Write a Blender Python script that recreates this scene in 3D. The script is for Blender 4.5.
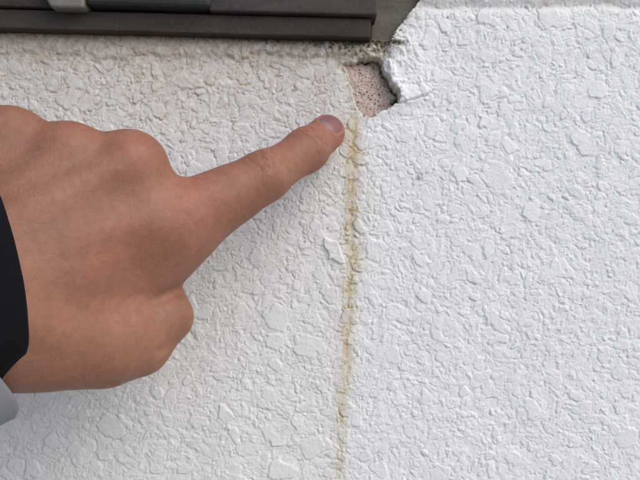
import bpy, math
import numpy as np
from mathutils import Matrix, Vector

for o in list(bpy.data.objects):
    bpy.data.objects.remove(o)
scene = bpy.context.scene
COL = scene.collection

# ------------------------------------------------------------------ camera
PX = 0.42e-3            # metres on the wall per plan unit (one plan unit = one photo pixel on the wall)
D = 0.2435              # distance from the wall to the lens
ROLL = math.radians(1.5)
CR, SR = math.cos(ROLL), math.sin(ROLL)

cam = bpy.data.cameras.new("camera")
cam.sensor_width = 36.0
cam.lens = 18.0 * D / (320 * PX)
cam.clip_start = 0.005
cam.clip_end = 500
camo = bpy.data.objects.new("camera", cam)
COL.objects.link(camo)
camo.matrix_world = Matrix(((CR, -SR, 0, 0), (0, 0, -1, -D), (SR, CR, 0, 0), (0, 0, 0, 1)))
scene.camera = camo

# ------------------------------------------------------------------ sky, sun, exposure
SUN_DIR = Vector((0.54, -0.50, 0.70)).normalized()      # towards the sun
elev = math.asin(SUN_DIR.z)
world = bpy.data.worlds.new("World")
scene.world = world
world.use_nodes = True
wn = world.node_tree.nodes
wl = world.node_tree.links
bg = wn["Background"]
sky = wn.new("ShaderNodeTexSky")
sky.sky_type = 'NISHITA'
sky.sun_disc = False
sky.sun_elevation = elev
sky.sun_rotation = math.atan2(SUN_DIR.x, SUN_DIR.y)
sky.dust_density = 2.2
sky.air_density = 0.8
sky.ozone_density = 0.6
wl.new(sky.outputs[0], bg.inputs[0])
bg.inputs[1].default_value = 0.15
sun = bpy.data.lights.new("sun", 'SUN')
sun.energy = 1.1
sun.angle = math.radians(60)
sun.color = (1.0, 0.98, 0.955)
suno = bpy.data.objects.new("sun", sun)
suno.rotation_euler = SUN_DIR.to_track_quat('Z', 'Y').to_euler()
suno.location = (2, -3, 3)
COL.objects.link(suno)
scene.view_settings.view_transform = 'Standard'
scene.view_settings.look = 'None'
scene.view_settings.exposure = 0.27
scene.view_settings.gamma = 1.0
scene.view_settings.use_curve_mapping = False


# ------------------------------------------------------------------ helpers
def P(px, py, h=0.0):
    """Point at height h (metres) in front of the wall."""
    k = PX * (D - h) / D
    u, v = (px - 320) * k, (240 - py) * k
    return np.array((CR * u - SR * v, -h, SR * u + CR * v))


def plan(x, z):
    u, v = CR * x + SR * z, -SR * x + CR * z
    return 320 + u / PX, 240 - v / PX


def vnoise(x, y, seed, z=None):
    """Smooth value noise about -1..1 on a random lattice."""
    rng = np.random.RandomState(seed)
    n = 256
    tab = rng.uniform(-1, 1, (n, n)).astype(np.float32)
    xi, yi = np.floor(x).astype(np.int64), np.floor(y).astype(np.int64)
    fx, fy = (x - xi).astype(np.float32), (y - yi).astype(np.float32)
    fx = fx * fx * fx * (fx * (fx * 6 - 15) + 10)
    fy = fy * fy * fy * (fy * (fy * 6 - 15) + 10)
    x0, x1, y0, y1 = xi % n, (xi + 1) % n, yi % n, (yi + 1) % n
    a, b, c, d = tab[y0, x0], tab[y0, x1], tab[y1, x0], tab[y1, x1]
    return (a + (b - a) * fx) * (1 - fy) + (c + (d - c) * fx) * fy


def fbm(x, y, seed, octv=3, gain=0.5):
    s, a, t = 0, 1.0, 0
    for i in range(octv):
        s = s + a * vnoise(x * 2 ** i, y * 2 ** i, seed + i)
        t += a
        a *= gain
    return s / t


def sstep(a, b, x):
    t = np.clip((x - a) / (b - a), 0, 1)
    return t * t * (3 - 2 * t)


def mesh_fast(name, verts, faces, smooth=True):
    """verts (n,3), faces (m,k) arrays of one face size."""
    me = bpy.data.meshes.new(name)
    verts = np.ascontiguousarray(verts, np.float32)
    faces = np.ascontiguousarray(faces, np.int32)
    m, k = faces.shape
    me.vertices.add(len(verts))
    me.vertices.foreach_set("co", verts.ravel())
    me.loops.add(m * k)
    me.loops.foreach_set("vertex_index", faces.ravel())
    me.polygons.add(m)
    me.polygons.foreach_set("loop_start", np.arange(0, m * k, k, dtype=np.int32))
    me.polygons.foreach_set("use_smooth", np.full(m, smooth, bool))
    me.update(calc_edges=True)
    me.validate()
    return me


def attr(me, name, data):
    a = me.attributes.new(name, 'FLOAT', 'POINT')
    a.data.foreach_set("value", np.ascontiguousarray(data, np.float32).ravel())


def link(name, me, mat=None, parent=None):
    o = bpy.data.objects.new(name, me)
    COL.objects.link(o)
    if mat:
        me.materials.append(mat)
    if parent:
        o.parent = parent
    return o


def tag(o, label, cat, kind=None, group=None):
    if label:
        o["label"] = label
    if cat:
        o["category"] = cat
    if kind:
        o["kind"] = kind
    if group:
        o["group"] = group


def grid_faces(nx, nz, flip=False):
    i = np.arange(nx * nz).reshape(nz, nx)
    f = np.stack([i[:-1, :-1], i[:-1, 1:], i[1:, 1:], i[1:, :-1]], -1).reshape(-1, 4)
    return f[:, ::-1] if flip else f


class Mat:
    def __init__(self, name, color=(.5, .5, .5), rough=.6, spec=.5):
        self.m = bpy.data.materials.new(name)
        self.m.use_nodes = True
        self.t = self.m.node_tree
        self.b = self.t.nodes["Principled BSDF"]
        self.b.inputs["Base Color"].default_value = (*color, 1)
        self.b.inputs["Roughness"].default_value = rough
        self.b.inputs["Specular IOR Level"].default_value = spec
        self.tc = self.t.nodes.new("ShaderNodeTexCoord").outputs["Object"]

    def n(self, kind, **kw):
        nd = self.t.nodes.new(kind)
        for k, v in kw.items():
            setattr(nd, k, v)
        return nd

    def l(self, a, b):
        self.t.links.new(a, b)

    def noise(self, scale, detail=3, rough=.55, vec=None):
        nd = self.n("ShaderNodeTexNoise")
        nd.inputs["Scale"].default_value = scale
        nd.inputs["Detail"].default_value = detail
        nd.inputs["Roughness"].default_value = rough
        self.l(vec or self.tc, nd.inputs["Vector"])
        return nd.outputs["Fac"]

    def ramp(self, fac, stops):
        nd = self.n("ShaderNodeValToRGB")
        el = nd.color_ramp.elements
        while len(el) < len(stops):
            el.new(.5)
        for e, (p, c) in zip(el, stops):
            e.position = p
            e.color = (*c, 1) if len(c) == 3 else c
        self.l(fac, nd.inputs[0])
        return nd.outputs[0]

    def mix(self, fac, a, b, mode='MIX'):
        nd = self.n("ShaderNodeMix", data_type='RGBA', blend_type=mode)
        for v, s in ((fac, nd.inputs[0]), (a, nd.inputs[6]), (b, nd.inputs[7])):
            if isinstance(v, (int, float)):
                s.default_value = v
            elif isinstance(v, tuple):
                s.default_value = (*v, 1)
            else:
                self.l(v, s)
        return nd.outputs[2]

    def math(self, op, a, b=0.0, clamp=False):
        nd = self.n("ShaderNodeMath", operation=op, use_clamp=clamp)
        for v, s in ((a, nd.inputs[0]), (b, nd.inputs[1])):
            if isinstance(v, (int, float)):
                s.default_value = v
            else:
                self.l(v, s)
        return nd.outputs[0]

    def attr(self, name):
        nd = self.n("ShaderNodeAttribute")
        nd.attribute_name = name
        return nd.outputs["Fac"]

    def bump(self, h, dist, strength=1.0, normal=None):
        nd = self.n("ShaderNodeBump")
        nd.inputs["Strength"].default_value = strength
        nd.inputs["Distance"].default_value = dist
        self.l(h, nd.inputs["Height"])
        if normal:
            self.l(normal, nd.inputs["Normal"])
        self.l(nd.outputs[0], self.b.inputs["Normal"])
        return nd.outputs[0]

    def color(self, c):
        self.l(c, self.b.inputs["Base Color"])


# ------------------------------------------------------------------ materials
def mat_stucco(far=False):
    M = Mat("stucco_far" if far else "stucco", rough=.62, spec=.3)
    base = M.ramp(M.noise(55, 4), [(.3, (.745, .757, .742)), (.7, (.79, .802, .786))])
    stain_c = M.ramp(M.noise(900, 3), [(.35, (.42, .325, .165)), (.65, (.62, .535, .35))])
    dirt_shade_c = M.ramp(M.noise(300, 4), [(.3, (.40, .335, .255)), (.7, (.56, .50, .42))])
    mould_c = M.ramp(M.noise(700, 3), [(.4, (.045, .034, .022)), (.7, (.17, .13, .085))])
    edge_c = M.ramp(M.noise(800, 3), [(.35, (.45, .39, .30)), (.65, (.66, .62, .54))])
    nz = M.noise(420, 4, .65)
    nzs = M.math('MULTIPLY', M.math('SUBTRACT', nz, .5), 1.6)

    def mask(a):
        av = M.attr(a)
        return M.math('MULTIPLY', M.math('ADD', 1.0, nzs), av, clamp=True)
    c = M.mix(mask("dirt_shade"), base, dirt_shade_c)
    c = M.mix(mask("stain"), c, stain_c)
    c = M.mix(mask("broken_edge"), c, edge_c)
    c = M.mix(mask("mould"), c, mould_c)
    M.color(c)
    n1 = M.bump(M.noise(1300, 3, .55), .0004, .22)
    n2 = M.bump(M.noise(420, 2, .5), .0007, .3, n1)
    if not far:
        return M.m
    vo = M.n("ShaderNodeTexVoronoi", feature='DISTANCE_TO_EDGE')
    vo.inputs["Scale"].default_value = 260
    wn_ = M.n("ShaderNodeTexNoise")
    wn_.inputs["Scale"].default_value = 300
    M.l(M.tc, wn_.inputs["Vector"])
    ad = M.n("ShaderNodeVectorMath", operation='MULTIPLY_ADD')
    M.l(wn_.outputs["Color"], ad.inputs[0])
    ad.inputs[1].default_value = (.005, .005, .005)
    M.l(M.tc, ad.inputs[2])
    M.l(ad.outputs[0], vo.inputs["Vector"])
    pl = M.ramp(vo.outputs["Distance"], [(0, (0, 0, 0)), (.22, (1, 1, 1))])
    hh = M.math('ADD', M.math('MULTIPLY', pl, .6), M.noise(700, 3, .6))
    M.bump(M.math('MULTIPLY', hh, M.attr("beyond")), .0006, .9, n2)
    return M.m


def mat_mortar():
    M = Mat("mortar", rough=.9, spec=.2)
    c = M.ramp(M.noise(900, 4, .7), [(.3, (.40, .285, .23)), (.5, (.54, .425, .36)), (.72, (.68, .585, .51))])
    c = M.mix(M.math('MULTIPLY', M.attr("pore_shade"), .92, clamp=True), c, (.035, .026, .02))
    c = M.mix(M.attr("undercut_shade"), c, (.09, .065, .045))
    M.color(c)
    M.bump(M.noise(2600, 3, .6), .0003, .7)
    return M.m


def mat_metal(name, a, b, rough=.45, streak=True):
    M = Mat(name, rough=rough, spec=.22)
    mp = M.n("ShaderNodeMapping")
    M.l(M.tc, mp.inputs[0])
    mp.inputs["Scale"].default_value = (.25, 1, 1)
    s = M.noise(160, 5, .65, mp.outputs[0])
    c = M.ramp(s, [(.3, a), (.7, b)])
    d = M.ramp(M.noise(520, 5, .7), [(.52, (0, 0, 0)), (.72, (1, 1, 1))])
    c = M.mix(M.math('MULTIPLY', d, .18), c, tuple(min(1, x * 2.2 + .03) for x in b))
    M.color(c)
    M.l(M.math('ADD', M.math('MULTIPLY', s, .35), rough - .12), M.b.inputs["Roughness"])
    M.bump(M.noise(900, 3), .0001, .5)
    return M.m


def mat_skin():
    M = Mat("skin", rough=.48, spec=.35)
    c = M.ramp(M.noise(70, 4, .6), [(.3, (.240, .110, .066)), (.55, (.282, .133, .083)), (.75, (.312, .153, .100))])
    red = M.attr("red")
    c = M.mix(M.math('MULTIPLY', red, .75, clamp=True), c, (.360, .138, .098))
    dark_band = M.attr("dark_band")
    c = M.mix(M.math('MULTIPLY', dark_band, .28, clamp=True), c, (.185, .106, .076))
    mot = M.ramp(M.noise(420, 4, .7), [(.35, (.86, .82, .80)), (.65, (1.06, 1.05, 1.04))])
    c = M.mix(.8, c, mot, 'MULTIPLY')
    M.color(c)
    M.b.inputs["Subsurface Weight"].default_value = .12
    M.b.inputs["Subsurface Radius"].default_value = (1.0, .35, .2)
    M.b.inputs["Subsurface Scale"].default_value = .0022
    v = M.n("ShaderNodeTexVoronoi", feature='DISTANCE_TO_EDGE')
    v.inputs["Scale"].default_value = 950
    nz = M.n("ShaderNodeTexNoise")
    nz.inputs["Scale"].default_value = 300
    M.l(M.tc, nz.inputs["Vector"])
    add = M.n("ShaderNodeVectorMath", operation='MULTIPLY_ADD')
    M.l(nz.outputs["Color"], add.inputs[0])
    add.inputs[1].default_value = (.003, .003, .003)
    M.l(M.tc, add.inputs[2])
    M.l(add.outputs[0], v.inputs["Vector"])
    e = M.ramp(v.outputs["Distance"], [(0, (0, 0, 0)), (.16, (1, 1, 1))])
    n1 = M.bump(e, .00022, .16)
    # fine crossing skin lines
    mp = M.n("ShaderNodeMapping")
    M.l(add.outputs[0], mp.inputs[0])
    mp.inputs["Rotation"].default_value = (0, math.radians(32), 0)
    mp.inputs["Scale"].default_value = (2.6, 1, .55)
    n2 = M.bump(M.noise(520, 4, .65, mp.outputs[0]), .0005, .30, n1)
    M.bump(M.noise(240, 4, .6), .0006, .3, n2)
    M.l(M.math('ADD', M.math('MULTIPLY', M.noise(350, 3), .25), .42), M.b.inputs["Roughness"])
    return M.m


def mat_nail():
    M = Mat("nail", rough=.42, spec=.35)
    c = M.ramp(M.attr("along"), [(.05, (.27, .17, .14)), (.18, (.26, .155, .13)), (.30, (.225, .100, .096)),
                                 (.82, (.215, .085, .082)), (.94, (.29, .17, .13))])
    M.color(c)
    M.b.inputs["Subsurface Weight"].default_value = .2
    M.b.inputs["Subsurface Scale"].default_value = .001
    M.bump(M.noise(900, 2), .0001, .4)
    return M.m


def mat_fabric(name, a, b, scale=1500, rough=.9, sheen=.2):
    M = Mat(name, rough=rough, spec=.2)
    w = M.n("ShaderNodeTexWave", wave_type='BANDS', bands_direction='DIAGONAL')
    w.inputs["Scale"].default_value = scale / 6
    w.inputs["Distortion"].default_value = 1.5
    w.inputs["Detail"].default_value = 2
    M.l(M.tc, w.inputs["Vector"])
    nz = M.noise(scale, 3)
    c = M.mix(M.noise(120, 3), a, b)
    M.color(c)
    M.b.inputs["Sheen Weight"].default_value = sheen
    M.bump(M.math('ADD', M.math('MULTIPLY', w.outputs["Fac"], .3), nz), .0003, .4)
    return M.m


def mat_glass():
    M = Mat("window_glass", (.04, .05, .055), .05, .5)
    M.b.inputs["Transmission Weight"].default_value = .6
    return M.m


def mat_ground():
    M = Mat("ground_concrete", rough=.9, spec=.2)
    M.color(M.ramp(M.noise(3, 6, .6), [(.3, (.27, .265, .255)), (.7, (.36, .35, .335))]))
    M.bump(M.noise(120, 4), .003, .4)
    return M.m


# ------------------------------------------------------------------ ground
gx = 200.0
gm = mesh_fast("ground", np.array([(-gx, -gx, -1.0), (gx, -gx, -1.0), (gx, gx, -1.0), (-gx, gx, -1.0)]),
               np.array([(0, 1, 2, 3)]), False)
g = link("ground", gm, mat_ground())
tag(g, "plain grey concrete ground at the foot of the stucco wall", "ground", kind="structure")

# ------------------------------------------------------------------ stucco wall (one height field)
STEP = 0.32e-3
zb = P(190, 33.0, .006)[2]               # lower edge of the sill flange


def axis(lo, hi, far_lo, far_hi):
    core = np.arange(lo, hi, STEP)

    def tail(n0, end):
        out, x, s = [], n0, STEP
        sg = 1 if end > n0 else -1
        while (end - x) * sg > 0:
            s *= 1.22
            x += sg * min(s, .06)
            out.append(x)
        out[-1] = end
        return out
    a = tail(core[0], far_lo)[::-1]
    b = tail(core[-1], far_hi)
    return np.concatenate([a, core, b])


XS = axis(-0.172, 0.168, -2.2, 2.2)
ZS = axis(-0.130, 0.128, -1.02, 1.6)
X, Z = np.meshgrid(XS, ZS)
X = X.astype(np.float64)
U, V = plan(X, Z)                     # plan units on the wall
MM = 1e-3
xm, zm = X / MM, Z / MM               # millimetres


def hole_in(u, v):
    """Signed distance (plan units) to the ragged edge of the broken-out spot, positive inside."""
    poly = np.array([(342, 63), (350, 61), (358, 59.5), (368, 57.5), (379, 58.5), (384, 66), (388, 76), (394, 86),
                     (400, 92), (399.5, 99), (396, 104), (388, 107), (380, 112), (371, 118), (363, 117), (357, 109),
                     (354, 99), (351, 89), (347, 76)], float)
    uu = u + 3.0 * fbm(u / 6, v / 6, 91, 4, .65)
    vv = v + 3.0 * fbm(u / 6, v / 6, 95, 4, .65)
    return -poly_sd(uu, vv, poly)


def build_wall():
    rng = np.random.RandomState(7)
    # outline warps
    wx = 1.3 * fbm(xm / 2.6, zm / 2.6, 11, 3, .55) + 1.9 * vnoise(xm / 7.5, zm / 7.5, 15)
    wz = 1.3 * fbm(xm / 2.6, zm / 2.6, 21, 3, .55) + 1.9 * vnoise(xm / 7.5, zm / 7.5, 25)
    xw, zw = xm + wx, zm + wz
    # rough background: little crisp lumps
    n1 = fbm(xw / 1.7, zw / 1.7, 31, 3, .6)
    n2 = fbm(xw / 3.6, zw / 3.6, 41, 3, .55)
    H = 0.08 * n1 + 0.10 * sstep(-.05, .16, n1) + 0.12 * sstep(-.04, .10, n2) + .08 * n2
    GR = np.zeros(X.shape)                # depth of the grooves round the islands
    ang0 = np.arctan2(-1.0, -.8)
    # flattened splats of plaster, laid over each other
    x0, x1, z0, z1 = -178., 174., -136., 134.

    def splats(n, rlo, rhi, hlo, hhi, edge, tilt, power=1.6):
        for i in range(n):
            cx, cz = rng.uniform(x0, x1), rng.uniform(z0, z1)
            r = rlo + (rhi - rlo) * rng.rand() ** power
            el = rng.uniform(.58, 1.0)
            an = rng.uniform(0, math.pi)
            hgt = rng.uniform(hlo, hhi)
            sx, sz = rng.normal(0, tilt, 2) / max(r, 1.2)
            R = r + 3.6
            i0, i1 = np.searchsorted(XS, ((cx - R) * MM, (cx + R) * MM))
            j0, j1 = np.searchsorted(ZS, ((cz - R) * MM, (cz + R) * MM))
            if i1 - i0 < 2 or j1 - j0 < 2:
                continue
            dx, dz = xw[j0:j1, i0:i1] - cx, zw[j0:j1, i0:i1] - cz
            ca, sa = math.cos(an), math.sin(an)
            a, b = ca * dx + sa * dz, (-sa * dx + ca * dz) / el
            q = np.sqrt(a * a + b * b)
            t = np.clip((r - q) / edge, 0, 1)
            top = hgt + sx * dx + sz * dz
            sub = H[j0:j1, i0:i1]
            cov = rng.uniform(.55, .95)
            sub += (np.maximum(top, sub * .5 + top * .5) - sub) * t * cov
            g = GR[j0:j1, i0:i1]
            g *= 1 - t * cov
            arc = .5 + .5 * np.cos(np.arctan2(dz, dx) - rng.normal(ang0, 1.1))
            gw = .20 + .05 * min(r, 3)
            g[:] = np.maximum(g, rng.uniform(.35, 1) * (.15 + .85 * arc ** 1.5) * np.exp(-((q - r) / gw) ** 2))
    splats(900, 1.6, 4.4, .18, .42, .40, .12)
    splats(9500, .5, 1.9, .12, .46, .28, .14)
    splats(8000, .35, 1.1, .14, .46, .24, .10, 1.2)
    splats(760, 1.3, 4.0, .30, .52, .30, .14)
    splats(180, 2.4, 6.2, .36, .53, .34, .12)
    H = H - .42 * GR
    H = H + .25 * fbm(xm / 26, zm / 26, 51, 2) + .05 * fbm(xm / .9, zm / .9, 55, 2)
    # --- larger relief of this wall (plan units) ---
    wob = 3.0 * fbm(U / 34, V / 34, 61, 3) + 1.2 * fbm(U / 7, V / 7, 63, 2)
    # left of the joint: a proud band below the sill with a sagging lower lip
    left = sstep(352, 338, U + wob)
    lip = 54 + .004 * U + 2.4 * wob
    H += left * (1.0 + .5 * vnoise(U / 40, V / 200, 65)) * sstep(lip + 2.8, lip - 2.8, V) * (1 - .3 * sstep(lip - 4, lip - 16, V))
    # right half sits a little prouder than the left one
    H += .5 * sstep(340, 372, U + .6 * wob) * sstep(330, 150, V)
    # vertical joint below the damaged spot
    cx = np.interp(V, [100, 180, 250, 320, 400, 480, 600], [353, 353, 351.5, 348.5, 343, 338, 332])
    jd = U - cx + 3.6 * fbm(V / 26, U / 60, 71, 4, .6)
    H -= .14 * np.exp(-(jd / 2.2) ** 2) * sstep(105, 130, V) * sstep(560, 380, V)
    # horizontal scored line high on the right
    rl = V - (6 - .004 * (U - 480)) + 2.5 * fbm(U / 30, V / 30, 75, 3)
    rm = sstep(395, 440, U)
    H -= rm * (.95 * np.exp(-(rl / 4.5) ** 2))
    H += rm * .35 * sstep(-3, -9, rl)
    below = (zb - Z) / PX                 # plan units below the sill flange
    # --- opening for the window (a recess) ---
    ow = 2.2 * fbm(U / 9, V / 9, 81, 3) + 1.3 * fbm(U / 3.5, V / 3.5, 84, 2)
    edge_r = np.interp(V, [-400, 0, 22, 38], [426, 420, 402, 391])
    d_open = np.minimum(edge_r - U + ow, -below - 3.0 + .35 * ow)
    d_open = np.minimum(d_open, X / MM * 1.0 + 1600)
    d_open = np.minimum(d_open, 900 - Z / MM)
    op = sstep(-.4, 1.2, d_open)
    # rounded stucco shoulder beside the opening
    H += .9 * np.exp(-((d_open + 6) / 6.0) ** 2) * sstep(378, 392, U)
    # --- the broken-out spot ---
    hs = np.full(X.shape, -99.)
    j0, j1 = np.searchsorted(ZS, (P(0, 150)[2] - .004, P(0, 20)[2] + .012))
    i0, i1 = np.searchsorted(XS, (P(310, 0)[0] - .004, P(450, 0)[0] + .004))
    u, v = U[j0:j1, i0:i1], V[j0:j1, i0:i1]
    hs[j0:j1, i0:i1] = hole_in(u, v)                    # positive inside
    wid = .8 + 4.5 * sstep(372, 352, U)
    hole = sstep(-.2, wid, hs)
    # lifted flake rim on the right, dished rim on the left
    rim = np.exp(-((hs + 3) / 6.) ** 2) * (hs < 1.5)
    H += rim * (.7 * sstep(380, 394, U) * (1 + .9 * n1) - .35 * sstep(360, 345, U))
    # crack running off to the right of the hole
    ck = V - np.interp(U, [396, 408, 420, 436], [104, 102, 97, 90]) + 2.5 * fbm(U / 6, V / 6, 99, 3)
    ckm = sstep(394, 398, U) * sstep(440, 424, U)
    H -= ckm * 1.2 * np.exp(-(ck / .7) ** 2)
    H += ckm * .5 * sstep(.5, -3, ck) * sstep(-26, -3, ck)
    # lump of old filler between sill and hole
    H += .9 * np.exp(-(((U - 360) / 26) ** 2 + ((V - 48) / 7) ** 2)) + .35 * left * sstep(62, 45, V) * n1
    cb = sstep(318, 345, U) * sstep(402, 388, U) * sstep(68, 56, V)
    H += cb * (.9 * fbm(U / 4, V / 4, 131, 4, .7) + .5 * np.abs(fbm(U / 9, V / 9, 135, 3)))
    # torn lip from the hole up to the sill end
    lw = U + 3.5 * fbm(U / 8, V / 8, 137, 4, .65)
    H += 1.3 * sstep(386.5, 389.5, lw) * sstep(440, 396, U) * sstep(30, 44, V) * sstep(108, 100, V) * (.8 + .4 * n2)
    # small pits
    for (pu, pv, pr, pd) in ((418, 178, 3.2, .7), (421, 175, 1.6, .7), (327, 229, 1.0, .6), (304, 242, 1.0, .6),
                             (318, 192, 1.0, .6), (264, 212, 1.1, .6), (330, 286, 1.0, .5), (627, 358, 1.4, .4),
                             (447, 18, 1.5, .6), (565, 271, 1.0, .5), (507, 28, 1.0, .5)):
        H -= pd * np.exp(-(((U - pu) ** 2 + (V - pv) ** 2) / pr ** 2))
    # loose cracked flake beside the joint
    fl = np.maximum(np.abs((U - 333) * .9 - (V - 249) * .3) / 6, np.abs((V - 250) - .35 * (U - 334)) / 9.5)
    fm = sstep(1.04, .94, fl + .45 * fbm(U / 7, V / 7, 102, 3))
    cr = np.minimum(np.abs(V - 246 - .3 * (U - 334)), np.minimum(np.abs(V - 254 - .2 * (U - 334)), np.abs(U - 337 + .3 * (V - 250))))
    H = H * (1 - fm) + fm * (.95 - .3 * np.exp(-(cr / .8) ** 2) * .35 - .012 * (U - 334))
    Hm = H.copy()
    H = H - .25
    H = H * (1 - hole) + hole * (-14.0)
    H = H * (1 - op) + op * (-46.0)
    # ---------------- colour masks
    low = np.clip(GR * 1.2, 0, 1)
    st = np.exp(-(jd / (7.5 - 1.5 * sstep(260, 420, V))) ** 2) * sstep(104, 120, V) * (1 - .35 * sstep(320, 480, V))
    st2 = np.exp(-((jd - 1) / 16) ** 2) * sstep(104, 120, V) * sstep(400, 200, V)
    pat = .5 + .5 * fbm(U / 16, V / 16, 111, 3)
    st = st * (.62 + 1.0 * low) * (.50 + .95 * pat) * (.7 + .6 * (.5 + .5 * fbm(U / 1.8, V / 14, 141, 2))) + .75 * st2 * low
    st += .55 * np.exp(-((hs + 2) / 5) ** 2) * (hs < 0) * sstep(395, 352, U) * pat
    wl_ = sstep(385, 325, U + 4 * wob)
    under = sstep(200, 40, V + 18 * fbm(U / 40, V / 60, 115, 3))
    dirt_shade = wl_ * (.17 + .14 * sstep(420, 100, V) + .75 * under ** 1.3 * (.6 + .6 * pat) + .40 * sstep(66, 50, V)) * (.65 + .6 * low)  # dirt, plus shade over the left side painted into the colour
    dirt_shade += .16 * low * (.4 + .9 * pat)
    dirt_shade += .8 * np.exp(-((rl) / 4.0) ** 2) * rm * .55 * (.4 + .8 * pat)
    dirt_shade += 1.0 * sstep(64, 52, V) * sstep(316, 345, U) * sstep(398, 382, U)
    dirt_shade += .22 * np.exp(-((d_open + 7) / 9) ** 2) * sstep(385, 395, U)
    mould = .9 * sstep(.8, -4.5, d_open * -1 - 5.5) * 0
    nm = fbm(U / 2.6, V / 2.6, 121, 3)
    rs = sstep(120, 350, U)
    uu_ = sstep(412, 396, U)
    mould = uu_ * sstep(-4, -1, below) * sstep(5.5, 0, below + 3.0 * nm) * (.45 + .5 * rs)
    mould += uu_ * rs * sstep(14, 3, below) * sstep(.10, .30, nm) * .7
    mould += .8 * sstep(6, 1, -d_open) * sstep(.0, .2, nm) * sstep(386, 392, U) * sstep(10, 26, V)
    mould += sstep(.05, .25, fbm(U / 3.2, V / 3.2, 127, 2)) * .7 * sstep(62, 50, V) * sstep(270, 345, U) * sstep(396, 382, U)
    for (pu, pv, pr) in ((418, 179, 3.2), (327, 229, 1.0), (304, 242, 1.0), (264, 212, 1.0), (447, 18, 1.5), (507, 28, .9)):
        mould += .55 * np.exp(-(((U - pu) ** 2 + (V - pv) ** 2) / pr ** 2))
    brk = sstep(-1.5, 1.0, hs) + .5 * sstep(-2.0, .5, d_open)
    beyond = 1 - sstep(-.180, -.168, X) * sstep(.176, .164, X) * sstep(-.138, -.126, Z) * sstep(.136, .124, Z)
    return H * MM, dict(beyond=beyond, stain=np.clip(st, 0, 1), dirt_shade=np.clip(dirt_shade, 0, 1), mould=np.clip(mould, 0, 1),
                        broken_edge=np.clip(brk, 0, 1))


def poly_sd(u, v, poly):
    d = np.full(u.shape, 1e9)
    ins = np.zeros(u.shape, bool)
    n = len(poly)
    for i in range(n):
        a, b = poly[i], poly[(i + 1) % n]
        e = b - a
        wx_, wz_ = u - a[0], v - a[1]
        t = np.clip((wx_ * e[0] + wz_ * e[1]) / (e @ e), 0, 1)
        d = np.minimum(d, np.hypot(wx_ - t * e[0], wz_ - t * e[1]))
        c = (a[1] > v) != (b[1] > v)
        with np.errstate(divide='ignore', invalid='ignore'):
            xi = a[0] + (v - a[1]) * e[0] / e[1]
        ins ^= c & (u < xi)
    return np.where(ins, -d, d)


HW, masks = build_wall()
wv = np.stack([X, -HW, Z], -1).reshape(-1, 3)
wm = mesh_fast("stucco_wall", wv, grid_faces(len(XS), len(ZS)))
for k_, a_ in masks.items():
    attr(wm, k_, a_)
wall = link("stucco_wall", wm, mat_stucco())
wm.materials.append(mat_stucco(True))          # same stucco, fine relief by bump beyond the modelled patch
fb = masks["beyond"][:-1, :-1] > .02
wm.polygons.foreach_set("material_index", fb.ravel().astype(np.int32))
tag(wall, "white textured stucco wall with a chipped hole and yellow vertical stain", "wall")


# exposed mortar in the hole: its own fine patch with real pores
def build_mortar():
    xs = np.arange(P(334, 0)[0], P(410, 0)[0], .14e-3)
    zs = np.arange(P(0, 126)[2], P(0, 46)[2] + .002, .14e-3)
    x, z = np.meshgrid(xs, zs)
    u, v = plan(x, z)
    a, b = x / MM, z / MM
    h = -2.0 - 2.6 * sstep(352, 398, u) - 1.2 * sstep(80, 58, v) + .8 * fbm(a / 5, b / 5, 201, 3) + .16 * fbm(a / .8, b / .8, 205, 3)
    hi_ = hole_in(u, v)
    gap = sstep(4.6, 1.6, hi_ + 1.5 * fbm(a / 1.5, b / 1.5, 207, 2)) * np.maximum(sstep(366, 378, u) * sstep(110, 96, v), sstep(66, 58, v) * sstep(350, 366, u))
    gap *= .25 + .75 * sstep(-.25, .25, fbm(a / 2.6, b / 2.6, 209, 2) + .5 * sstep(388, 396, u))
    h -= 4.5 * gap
    rng = np.random.RandomState(5)
    pore_shade = np.zeros(x.shape)  # shade inside the pores, painted as dark colour
    wa, wb = a + .22 * fbm(a / .5, b / .5, 221, 2), b + .22 * fbm(a / .5, b / .5, 225, 2)
    for i in range(1500):
        cx, cz = rng.uniform(xs[0], xs[-1]) / MM, rng.uniform(zs[0], zs[-1]) / MM
        r = .10 + .26 * rng.rand() ** 2.2
        i0, i1 = np.searchsorted(xs, ((cx - 1) * MM, (cx + 1) * MM))
        j0, j1 = np.searchsorted(zs, ((cz - 1) * MM, (cz + 1) * MM))
        w = (slice(j0, j1), slice(i0, i1))
        q = np.hypot(wa[w] - cx, wb[w] - cz) / r
        h[w] -= 1.3 * r * np.exp(-q ** 2 * 1.3)
        if rng.rand() < .72:
            pore_shade[w] = np.maximum(pore_shade[w], sstep(1.3, .6, q) * rng.uniform(.5, 1))
    undercut_shade = .75 * sstep(.05, .35, fbm(a / 2.5, b / 2.5, 211, 3) * .6 + .85 * sstep(88, 58, v - 1.1 * (u - 375)) - .2)  # painted shade, darker towards the top right of the hole
    vv = np.stack([x, -h * MM, z], -1).reshape(-1, 3)
    me = mesh_fast("exposed_mortar", vv, grid_faces(len(xs), len(zs)))
    attr(me, "pore_shade", pore_shade)
    attr(me, "undercut_shade", np.maximum(.5 * undercut_shade * sstep(345, 372, u), .9 * gap))  # shade in the undercut gap, painted as dark colour
    return me


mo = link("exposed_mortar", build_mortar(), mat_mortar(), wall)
mo["label"] = "pinkish porous mortar bared in the chipped hole"


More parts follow.
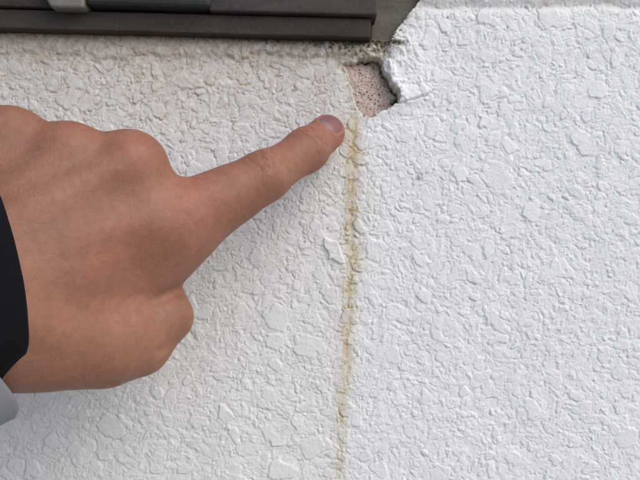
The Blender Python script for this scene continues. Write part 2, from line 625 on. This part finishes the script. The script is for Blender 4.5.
# ------------------------------------------------------------------ window frame
def prism(name, prof, x0, x1, mat, parent, bev=.0006, taper=None):
    """Extrude a (y,z) profile from x0 to x1, bevelled."""
    import bmesh
    bm = bmesh.new()
    n = len(prof)
    va = [bm.verts.new((x0, y, z)) for y, z in prof]
    vb = [bm.verts.new((x1, y, z)) for y, z in prof]
    bm.faces.new(va[::-1])
    bm.faces.new(vb)
    for i in range(n):
        j = (i + 1) % n
        bm.faces.new((va[i], va[j], vb[j], vb[i]))
    bmesh.ops.recalc_face_normals(bm, faces=bm.faces)
    if bev:
        bmesh.ops.bevel(bm, geom=list(bm.edges), offset=bev, segments=3, profile=.5, affect='EDGES')
    me = bpy.data.meshes.new(name)
    bm.to_mesh(me)
    bm.free()
    return link(name, me, mat, parent)


def rect(y0, y1, z0, z1):
    return [(y0, z0), (y1, z0), (y1, z1), (y0, z1)]


M_FL = mat_metal("bronze_flange", (.026, .021, .016), (.056, .047, .038), .6)
M_SI = mat_metal("bronze_sill", (.042, .038, .032), (.072, .066, .056), .55)
M_GR = mat_metal("green_grey_rail", (.030, .034, .030), (.050, .056, .050), .5)
M_BE = mat_metal("beige_cap", (.15, .135, .11), (.21, .19, .16), .5)
M_CO = mat_metal("weathered_corner", (.085, .074, .056), (.16, .145, .115), .65)

win = bpy.data.objects.new("window", None)
COL.objects.link(win)
win.location = (0, 0, 0)
tag(win, "dark bronze metal window frame set into the stucco, upper left", "window")


def zat(px, py, h):
    return P(px, py, h)[2]


def xat(px, py, h):
    return P(px, py, h)[0]


zt = zat(190, 13.6, .006)
XR = xat(371, 30, .006)
prism("sill_flange", rect(-.006, .030, zb, zt), -1.55, XR, M_FL, win)
z1 = zt + .0004
h2 = .0085
prism("sill_nose", rect(-h2, .028, z1, z1 + .034), xat(209, 8, h2), XR + .0022, M_SI, win, .0008)
prism("rail_cover", rect(-h2 - .0022, .020, z1 - .0002 + .001, z1 + .030), xat(84, 8, .0105), xat(210.5, 8, .0105) , M_GR, win, .0022)
# beige cap with a slanted left end
xb0, xb1 = xat(28, 0, .011), xat(85, 8, .011)
import bmesh
bm = bmesh.new()
zc0, zc1 = zat(60, 7.0, .0115), z1 + .036
pts = [(xb0 + .009, zc0), (xb1 - .0005, zc0), (xb1 - .0005, zc1), (xb0 - .012, zc1)]
va = [bm.verts.new((x, -.0115, z)) for x, z in pts]
vb = [bm.verts.new((x, .015, z)) for x, z in pts]
bm.faces.new(va); bm.faces.new(vb[::-1])
for i in range(4):
    j = (i + 1) % 4
    bm.faces.new((va[j], va[i], vb[i], vb[j]))
bmesh.ops.recalc_face_normals(bm, faces=bm.faces)
bmesh.ops.bevel(bm, geom=list(bm.edges), offset=.0012, segments=3, profile=.5, affect='EDGES')
me = bpy.data.meshes.new("slide_cap"); bm.to_mesh(me); bm.free()
link("slide_cap", me, M_BE, win)
prism("lower_rail", rect(-.0075, .024, z1, z1 + .032), -1.55, xat(83, 8, .0085), M_FL, win, .0008)
# corner block between sill and stucco
prism("corner_block", rect(.0022, .040, zb - .003, z1 + .030), XR + .0006, xat(424, 10, 0) + .004, M_CO, win, .0006)
# jamb, sash and pane above the photographed strip
xj = xat(424, 10, 0) + .004
prism("jamb", rect(-.004, .040, z1 + .0305, .92), xj - .045, xj, M_SI, win, .001)
prism("jamb", rect(-.004, .040, z1 + .0305, .92), -1.62, -1.575, M_SI, win, .001)
prism("head", rect(-.004, .040, .86, .91), -1.574, xj - .0455, M_SI, win, .001)
prism("sash_rail", rect(.002, .034, z1 + .0365, z1 + .085), -1.574, xj - .0455, M_SI, win, .001)
prism("sash_stile", rect(.004, .034, z1 + .0855, .859), -.80, -.75, M_SI, win, .001)
G = mat_glass()
prism("pane", rect(.016, .020, z1 + .080, .865), -1.58, -.79, G, win, 0)
prism("pane", rect(.022, .026, z1 + .080, .865), -.76, xj - .042, G, win, 0)


# ------------------------------------------------------------------ the hand
def seg(p, a, b, ra, rb):
    ba = b - a
    t = np.clip(((p - a) @ ba) / (ba @ ba), 0, 1)
    q = p - a - t[..., None] * ba
    return np.sqrt(np.einsum('...i,...i', q, q)) - (ra + (rb - ra) * t)


def smin(a, b, k):
    h = np.clip(.5 + .5 * (b - a) / k, 0, 1)
    return b + (a - b) * h - k * h * (1 - h)


def Q(px, py, h):
    return (P(px, py, h * MM) / MM).astype(np.float32)          # millimetres


I_M, I_P, I_D, I_T = Q(152, 224, 52), Q(264, 177, 35), Q(306, 150.5, 21), Q(327, 133, 8.2)
M_M = Q(131, 165, 56)
R_M = Q(70, 157, 61)
L_M = Q(12, 140, 63)
C_U, C_M, C_R = Q(-85, 245, 84), Q(-60, 275, 88), Q(-30, 310, 84)
T_C, T_M, T_I = Q(10, 335, 74), Q(100, 343, 58), Q(166, 317, 45)
ELB = np.array([-330., -330., -150.], np.float32)
WR = (C_U + C_R) / 2
FD = (ELB - WR) / np.linalg.norm(ELB - WR)

PRIMS = [
    # (a, b, ra, rb, k)
    (C_M, Q(110, 178, 55), 14, 11.0, 1),           # middle metacarpal
    (C_R, Q(140, 222, 52), 14, 11.5, 9),           # index metacarpal
    (C_U, Q(55, 165, 60), 13, 10.0, 9),            # ring
    (C_U, Q(0, 148, 62), 12, 9.5, 9),              # little
    (M_M, M_M, 10.6, 10.6, 7),
    (R_M, R_M, 10.2, 10.2, 7),
    (L_M, L_M, 9.6, 9.6, 7),
    (I_M, I_M, 12.0, 12.0, 7),
    # curled fingers behind
    (M_M, Q(140, 188, 24), 10.0, 9.2, 4), (Q(140, 188, 24), Q(85, 225, 20), 9.0, 8.2, 3), (Q(85, 225, 20), Q(60, 240, 36), 8, 7, 3),
    (R_M, Q(82, 178, 27), 9.8, 8.8, 4), (Q(82, 178, 27), Q(30, 215, 23), 8.8, 8, 3), (Q(30, 215, 23), Q(10, 230, 40), 8, 7, 3),
    (L_M, Q(25, 165, 34), 9.0, 8, 4), (Q(25, 165, 34), Q(-20, 205, 30), 8, 7.2, 3),
    # index finger
    (I_M, I_P, 10.8, 8.3, 7),
    (Q(236, 198, 38), Q(148, 262, 46), 7.6, 11.2, 8),
    (I_P, I_D, 8.3, 7.6, 5),
    (I_D, I_T, 7.6, 7.3, 5),
    # first web and thenar
    (Q(175, 230, 45), Q(133, 290, 44), 11.0, 10.0, 9),
    (Q(110, 255, 50), Q(95, 320, 54), 13, 13, 12),
    (Q(60, 285, 62), Q(50, 330, 64), 15, 15, 12),
    (Q(150, 235, 38), Q(95, 240, 34), 12, 13, 8),
    # thumb
    (T_C, T_M, 16.5, 12.6, 9),
    (T_M, T_I, 12.0, 8.0, 6),
    (T_I, Q(150, 275, 27), 8.6, 7.6, 4),
    (Q(141, 347, 50), Q(118, 346, 54), 9.6, 10.8, 6),
    (Q(126, 188, 53), Q(50, 222, 64), 10.0, 12.0, 12),
    # palm filling
    (Q(40, 220, 50), Q(-40, 300, 66), 16, 18, 12),
    # wrist and forearm
    (C_U, C_U + FD * 70 + np.array([0, -2, 2], np.float32), 14, 17, 12),
    (C_R, C_R + FD * 70, 15, 18, 12),
    (WR + FD * 40, WR + FD * 150, 24, 33, 15),
    # tendons on the back of the hand
    (Q(128, 160, 64), Q(10, 222, 82), 2.2, 2.0, 6),
    (Q(66, 156, 68), Q(-30, 216, 84), 2.0, 2.0, 6),
    (Q(150, 218, 61), Q(30, 255, 80), 2.2, 2.0, 6),
    (Q(150, 345, 49), Q(20, 325, 87), 2.0, 2.0, 7),
]


def sdf(p):
    d = None
    for a, b, ra, rb, k in PRIMS:
        ba = b - a
        if ba @ ba < 1e-6:
            q = p - a
            e = np.sqrt((q * q).sum(-1)) - ra
        else:
            e = seg(p, a, b, ra, rb)
        d = e if d is None else smin(d, e, k)
    return d


def surface_nets(F, org, h):
    ins = F < 0
    nx, ny, nz = F.shape
    cshape = (nx - 1, ny - 1, nz - 1)
    acc = np.zeros(cshape + (3,), np.float32)
    cnt = np.zeros(cshape, np.int32)
    for ax in range(3):
        sl0 = [slice(None)] * 3; sl1 = [slice(None)] * 3
        sl0[ax] = slice(0, -1); sl1[ax] = slice(1, None)
        f0, f1 = F[tuple(sl0)], F[tuple(sl1)]
        cross = ins[tuple(sl0)] != ins[tuple(sl1)]
        with np.errstate(divide='ignore', invalid='ignore'):
            t = np.where(cross, f0 / (f0 - f1), 0).astype(np.float32)
        o1, o2 = [a for a in range(3) if a != ax]
        for d1 in (0, 1):
            for d2 in (0, 1):
                s = [slice(None)] * 3
                s[o1] = slice(d1, d1 + cshape[o1]); s[o2] = slice(d2, d2 + cshape[o2])
                c = cross[tuple(s)]
                cnt += c
                acc[..., ax] += np.where(c, t[tuple(s)], 0)
                acc[..., o1] += np.where(c, d1, 0)
                acc[..., o2] += np.where(c, d2, 0)
    act = cnt > 0
    idx = np.full(cshape, -1, np.int64)
    idx[act] = np.arange(act.sum())
    cell = np.argwhere(act)
    v = (cell + acc[act] / cnt[act][:, None]) * h + org
    faces = []
    for ax in range(3):
        o1, o2 = [(1, 2), (2, 0), (0, 1)][ax]
        sl0 = [slice(None)] * 3; sl1 = [slice(None)] * 3
        sl0[ax] = slice(0, -1); sl1[ax] = slice(1, None)
        a, b = ins[tuple(sl0)], ins[tuple(sl1)]
        for m, flip in ((a & ~b, False), (b & ~a, True)):
            e = np.argwhere(m)
            ok = (e[:, o1] > 0) & (e[:, o2] > 0) & (e[:, o1] < cshape[o1]) & (e[:, o2] < cshape[o2])
            e = e[ok]

            def ci(d1, d2):
                q = e.copy()
                q[:, o1] -= d1; q[:, o2] -= d2
                return idx[q[:, 0], q[:, 1], q[:, 2]]
            f = np.stack([ci(1, 1), ci(0, 1), ci(0, 0), ci(1, 0)], -1)
            faces.append(f[:, ::-1] if flip else f)
    return v, np.concatenate(faces)


def sdf_grad(p, f=sdf, e=.15):
    g = np.stack([f(p + np.array(d, np.float32) * e) for d in ((1, 0, 0), (0, 1, 0), (0, 0, 1))], -1) - f(p)[:, None]
    g /= e
    return g


def subdivide(v, f):
    """One level of plain quad subdivision."""
    e = np.concatenate([f[:, [i, (i + 1) % 4]] for i in range(4)])
    es = np.sort(e, 1)
    key = es[:, 0] * (len(v) + 1) + es[:, 1]
    uq, first, inv = np.unique(key, return_index=True, return_inverse=True)
    mid = (v[es[first, 0]] + v[es[first, 1]]) / 2
    cen = v[f].mean(1)
    n, ne, nf = len(v), len(mid), len(f)
    ei = (inv.reshape(4, nf) + n)
    ci = np.arange(nf) + n + ne
    nfc = np.concatenate([np.stack([f[:, i], ei[i], ci, ei[(i + 3) % 4]], -1) for i in range(4)])
    return np.concatenate([v, mid, cen]), nfc


def build_hand():
    lo, hi = np.array([-165., -150., -85.]), np.array([22., 2., 75.])
    h = 1.25
    gx_, gy_, gz_ = [np.arange(lo[i], hi[i], h) for i in range(3)]
    B = 8
    nb = [-(-len(q) // B) for q in (gx_, gy_, gz_)]
    ctr = np.stack(np.meshgrid(*[lo[i] + (np.arange(nb[i]) * B + (B - 1) / 2) * h for i in range(3)], indexing='ij'), -1)
    dc = sdf(ctr)
    F = np.repeat(np.repeat(np.repeat(dc, B, 0), B, 1), B, 2).astype(np.float32)
    loc = np.stack(np.meshgrid(*[(np.arange(B) - (B - 1) / 2) * h] * 3, indexing='ij'), -1)
    for (i, j, k) in np.argwhere(np.abs(dc) < 13):
        F[i * B:i * B + B, j * B:j * B + B, k * B:k * B + B] = sdf(ctr[i, j, k] + loc)
    v, f = surface_nets(F, lo, h)
    v, f = subdivide(v, f)
    v = v.astype(np.float32)
    for _ in range(1):
        d = sdf(v)
        gr = sdf_grad(v)
        v = v - gr * (np.clip(d, -1, 1) / np.maximum((gr * gr).sum(-1), .2))[:, None]
    v = v - gr * (np.clip(sdf(v), -1, 1) / np.maximum((gr * gr).sum(-1), .2))[:, None]
    nrm = gr / np.linalg.norm(gr, axis=1)[:, None]
    return v, f, nrm


# local frame of a finger joint
def frame(a, b, upref):
    ax = (b - a) / np.linalg.norm(b - a)
    dn = upref - ax * (upref @ ax)
    dn /= np.linalg.norm(dn)
    return ax, dn, np.cross(ax, dn)


UPREF = np.array([-.10, -1.0, .34])


def creases(v, nrm):
    """Depth of knuckle wrinkles (mm) and colour masks per vertex."""
    disp = np.zeros(len(v))
    for (c, a, b, r, ur, rows, dep) in ((I_P, I_M, I_D, 8.5, UPREF, (-4.2, -2.9, -1.5, -.2, 1.0, 2.4, 3.8), .55),
                                    (I_D, I_P, I_T, 7.7, np.array([-.02, -1., .10]), (-2.4, -1.0, .5, 2.0), .85)):
        ax, dn, sd = frame(a, b, ur)
        q = v - c
        s, w, up = q @ ax, q @ sd, q @ dn
        near = (np.abs(s) < 9) & (up > 0)
        m = sstep(.1, .6, up / r) * sstep(7.5, 3.0, np.abs(w)) * near
        for i, s0 in enumerate(rows):
            bow = (s0 * .08) * (w ** 2) / 6 + .45 * np.sin(w * .9 + i * 2.1) + .25 * np.sin(w * 2.3 + i)
            disp -= m * dep * (0.6 + .4 * math.sin(i * 4.7)) * np.exp(-((s - s0 - bow) / .38) ** 2)
        # soft swelling of the joint
        disp += near * .22 * np.exp(-(s / 6) ** 2) * sstep(0, .8, up / r)
    return disp


hv, hf, hn = build_hand()
disp = creases(hv, hn)
# nail bed frame
NA, ND, NS = frame(I_D, I_T, np.array([-.06, -1.0, .04]))
NC = I_T - NA * 1.7
qn = hv - NC
su, sw, sup = qn @ NA, qn @ NS, qn @ ND
NL, NWD = 5.8, 4.8
rr = (np.abs((su) / NL) ** 2.6 + np.abs(sw / NWD) ** 2.6) ** (1 / 2.6)
nm = (sup > 1.5)
disp -= nm * .35 * sstep(1.06, .96, rr)
disp += nm * .30 * np.exp(-((rr - 1.16) / .12) ** 2) * sstep(5, 2, su)
# crease where the thumb meets the web
kk = PX * (D + hv[:, 1] * MM) / D / MM           # plan position of each skin point
pu_, pv_ = (CR * hv[:, 0] + SR * hv[:, 2]) / kk + 320, 240 - (-SR * hv[:, 0] + CR * hv[:, 2]) / kk
front = sstep(.1, .5, -hn[:, 1]) * (hv[:, 1] < -38)


def fold(pts, width, depth):
    d = np.full(len(hv), 1e9)
    L = 0
    for (x0, y0), (x1, y1) in zip(pts[:-1], pts[1:]):
        ex, ey = x1 - x0, y1 - y0
        t = np.clip(((pu_ - x0) * ex + (pv_ - y0) * ey) / (ex * ex + ey * ey), 0, 1)
        d = np.minimum(d, np.hypot(pu_ - x0 - t * ex, pv_ - y0 - t * ey))
    return depth * np.exp(-(d / width) ** 2)


disp -= sstep(.0, .3, -hn[:, 1]) * (hv[:, 1] < -38) * fold([(182, 290), (156, 301)], 5.5, .9)
disp -= front * fold([(176, 345), (160, 352)], 5, .5)
disp -= front * np.maximum(fold([(176, 196), (190, 204)], 2.2, .25), fold([(168, 190), (186, 214), (196, 228)], 2.0, .14))
hv2 = hv + hn * disp[:, None]
# colour masks
red = np.zeros(len(hv))
for c, r, s in ((I_T, 11, 1.3), (I_P, 9, .45), (Q(200, 205, 54), 18, .55), (M_M + (0, -8, 0), 13, .5), (Q(110, 235, 68), 26, .4),
                (R_M + (0, -6, 0), 12, .3), (I_D, 8, .35)):
    red = np.maximum(red, s * np.exp(-(((hv - c) ** 2).sum(-1) / r ** 2)))
tst = seg(hv, I_M, I_T, 0.1, 0.1)
red = np.maximum(red, .55 * sstep(18, 9, tst))
dark_band = np.zeros(len(hv))  # darker bands across the back of the hand
for pts in ([(120, 190, 66), (80, 215, 74), (30, 235, 84)], [(60, 180, 68), (90, 205, 72), (60, 250, 80)],
            [(100, 155, 66), (75, 165, 70), (40, 185, 76)], [(40, 150, 70), (20, 170, 74), (0, 190, 80)]):
    for a, b in zip(pts[:-1], pts[1:]):
        dark_band = np.maximum(dark_band, np.exp(-(seg(hv, Q(*a), Q(*b), .1, .1) / 5) ** 2))
nzv = fbm(hv[:, 0] / 14, hv[:, 2] / 14, 301, 3)
red = np.clip(red * (1 + .5 * nzv), 0, 1)
hm = mesh_fast("hand", hv2 * MM, hf)
attr(hm, "red", red)
attr(hm, "dark_band", dark_band)
person = bpy.data.objects.new("person", None)
person.location = (0, 0, 0)
COL.objects.link(person)
tag(person, "left hand in dark cuff and grey sleeve pointing its index finger at the chipped hole", "person")
hand = link("hand", hm, mat_skin(), person)

# fingernail
nu, nw = 36, 32
gu, gw = np.meshgrid(np.linspace(-1, 1, nu), np.linspace(-1, 1, nw), indexing='ij')
# square -> superellipse
mx = np.maximum(np.abs(gu), np.abs(gw))
ln = (np.abs(gu) ** 2.6 + np.abs(gw) ** 2.6) ** (1 / 2.6)
sc = np.where(ln > 0, mx / np.maximum(ln, 1e-9), 0)
eu, ew = gu * sc * NL, gw * sc * NWD
pos = NC + eu[..., None] * NA + ew[..., None] * NS + ND * 12.0
t = np.zeros(eu.shape)
for _ in range(60):
    t += np.clip(sdf(pos - t[..., None] * ND), -2, 2) * .8
lift = -.35 + .45 * (1 - mx ** 6) + .12 * sstep(.5, 1, gu)
pos = pos - (t - lift)[..., None] * ND
nmesh = mesh_fast("fingernail", pos.reshape(-1, 3) * MM, grid_faces(nw, nu, True))
attr(nmesh, "along", (gu * sc + .10 * (ew / NWD) ** 2 + 1) / 2)
nail = link("fingernail", nmesh, mat_nail(), hand)


# ------------------------------------------------------------------ sleeve and cuff
def tube(name, c0, ax, prof, ell, mat, parent, seed, wr=.0, segs=96, rot=0.0, tilt=(0, 0)):
    """prof: list of (distance along ax mm, radius mm) ; closed cloth wall: outer then inner."""
    up = np.array([0, 0, 1.])
    e1 = up - ax * (up @ ax); e1 /= np.linalg.norm(e1)
    e2 = np.cross(ax, e1)
    th = np.linspace(0, 2 * math.pi, segs, endpoint=False)
    rings = []
    for i, (s, r) in enumerate(prof):
        nz_ = fbm(np.cos(th) * 2.2 + s * .05 + 9, np.sin(th) * 2.2 + s * .045 + 9, seed, 3)
        rad = r * (1 + wr * nz_)
        off = s + tilt[0] * np.cos(th) + tilt[1] * np.sin(th)
        ring = c0 + off[:, None] * ax + (rad * ell[0] * np.cos(th + rot))[:, None] * e1 + (rad * ell[1] * np.sin(th + rot))[:, None] * e2
        rings.append(ring)
    v = np.concatenate(rings)
    n = len(prof)
    idx = np.arange(n * segs).reshape(n, segs)
    nxt = np.roll(idx, -1, 1)
    f = np.stack([idx[:-1], nxt[:-1], nxt[1:], idx[1:]], -1).reshape(-1, 4)
    me = mesh_fast(name, v * MM, f[:, ::-1])
    return link(name, me, mat, parent)


def cloth_prof(s0, s1, r0, r1, thick, n=40):
    out = [(s0 + (s1 - s0) * t, r0 + (r1 - r0) * t) for t in np.linspace(0, 1, n)]
    inn = [(s, r - thick) for s, r in out][::-1]
    lip = [(s0 - thick * .4, r0 - thick * .25), (s0 - thick * .4, r0 - thick * .75)]
    return inn + lip[::-1] + out


CUFC = WR + np.array([0, 0, 0.])
tube("cuff", CUFC, FD, cloth_prof(-10, 120, 31, 36, 2.0), (1.12, .94), mat_fabric("black_knit", (.0028, .0028, .0045), (.005, .005, .0075), 6000, .95, 0.0), person, 401, .03, tilt=(-6, 0))
tube("sleeve", CUFC, FD, cloth_prof(20, 330, 42, 58, 3.0, 70), (1.05, .95), mat_fabric("grey_jacket", (.19, .20, .205), (.22, .23, .235), 9000, .9, .05), person, 411, .05, tilt=(17.5, 6))
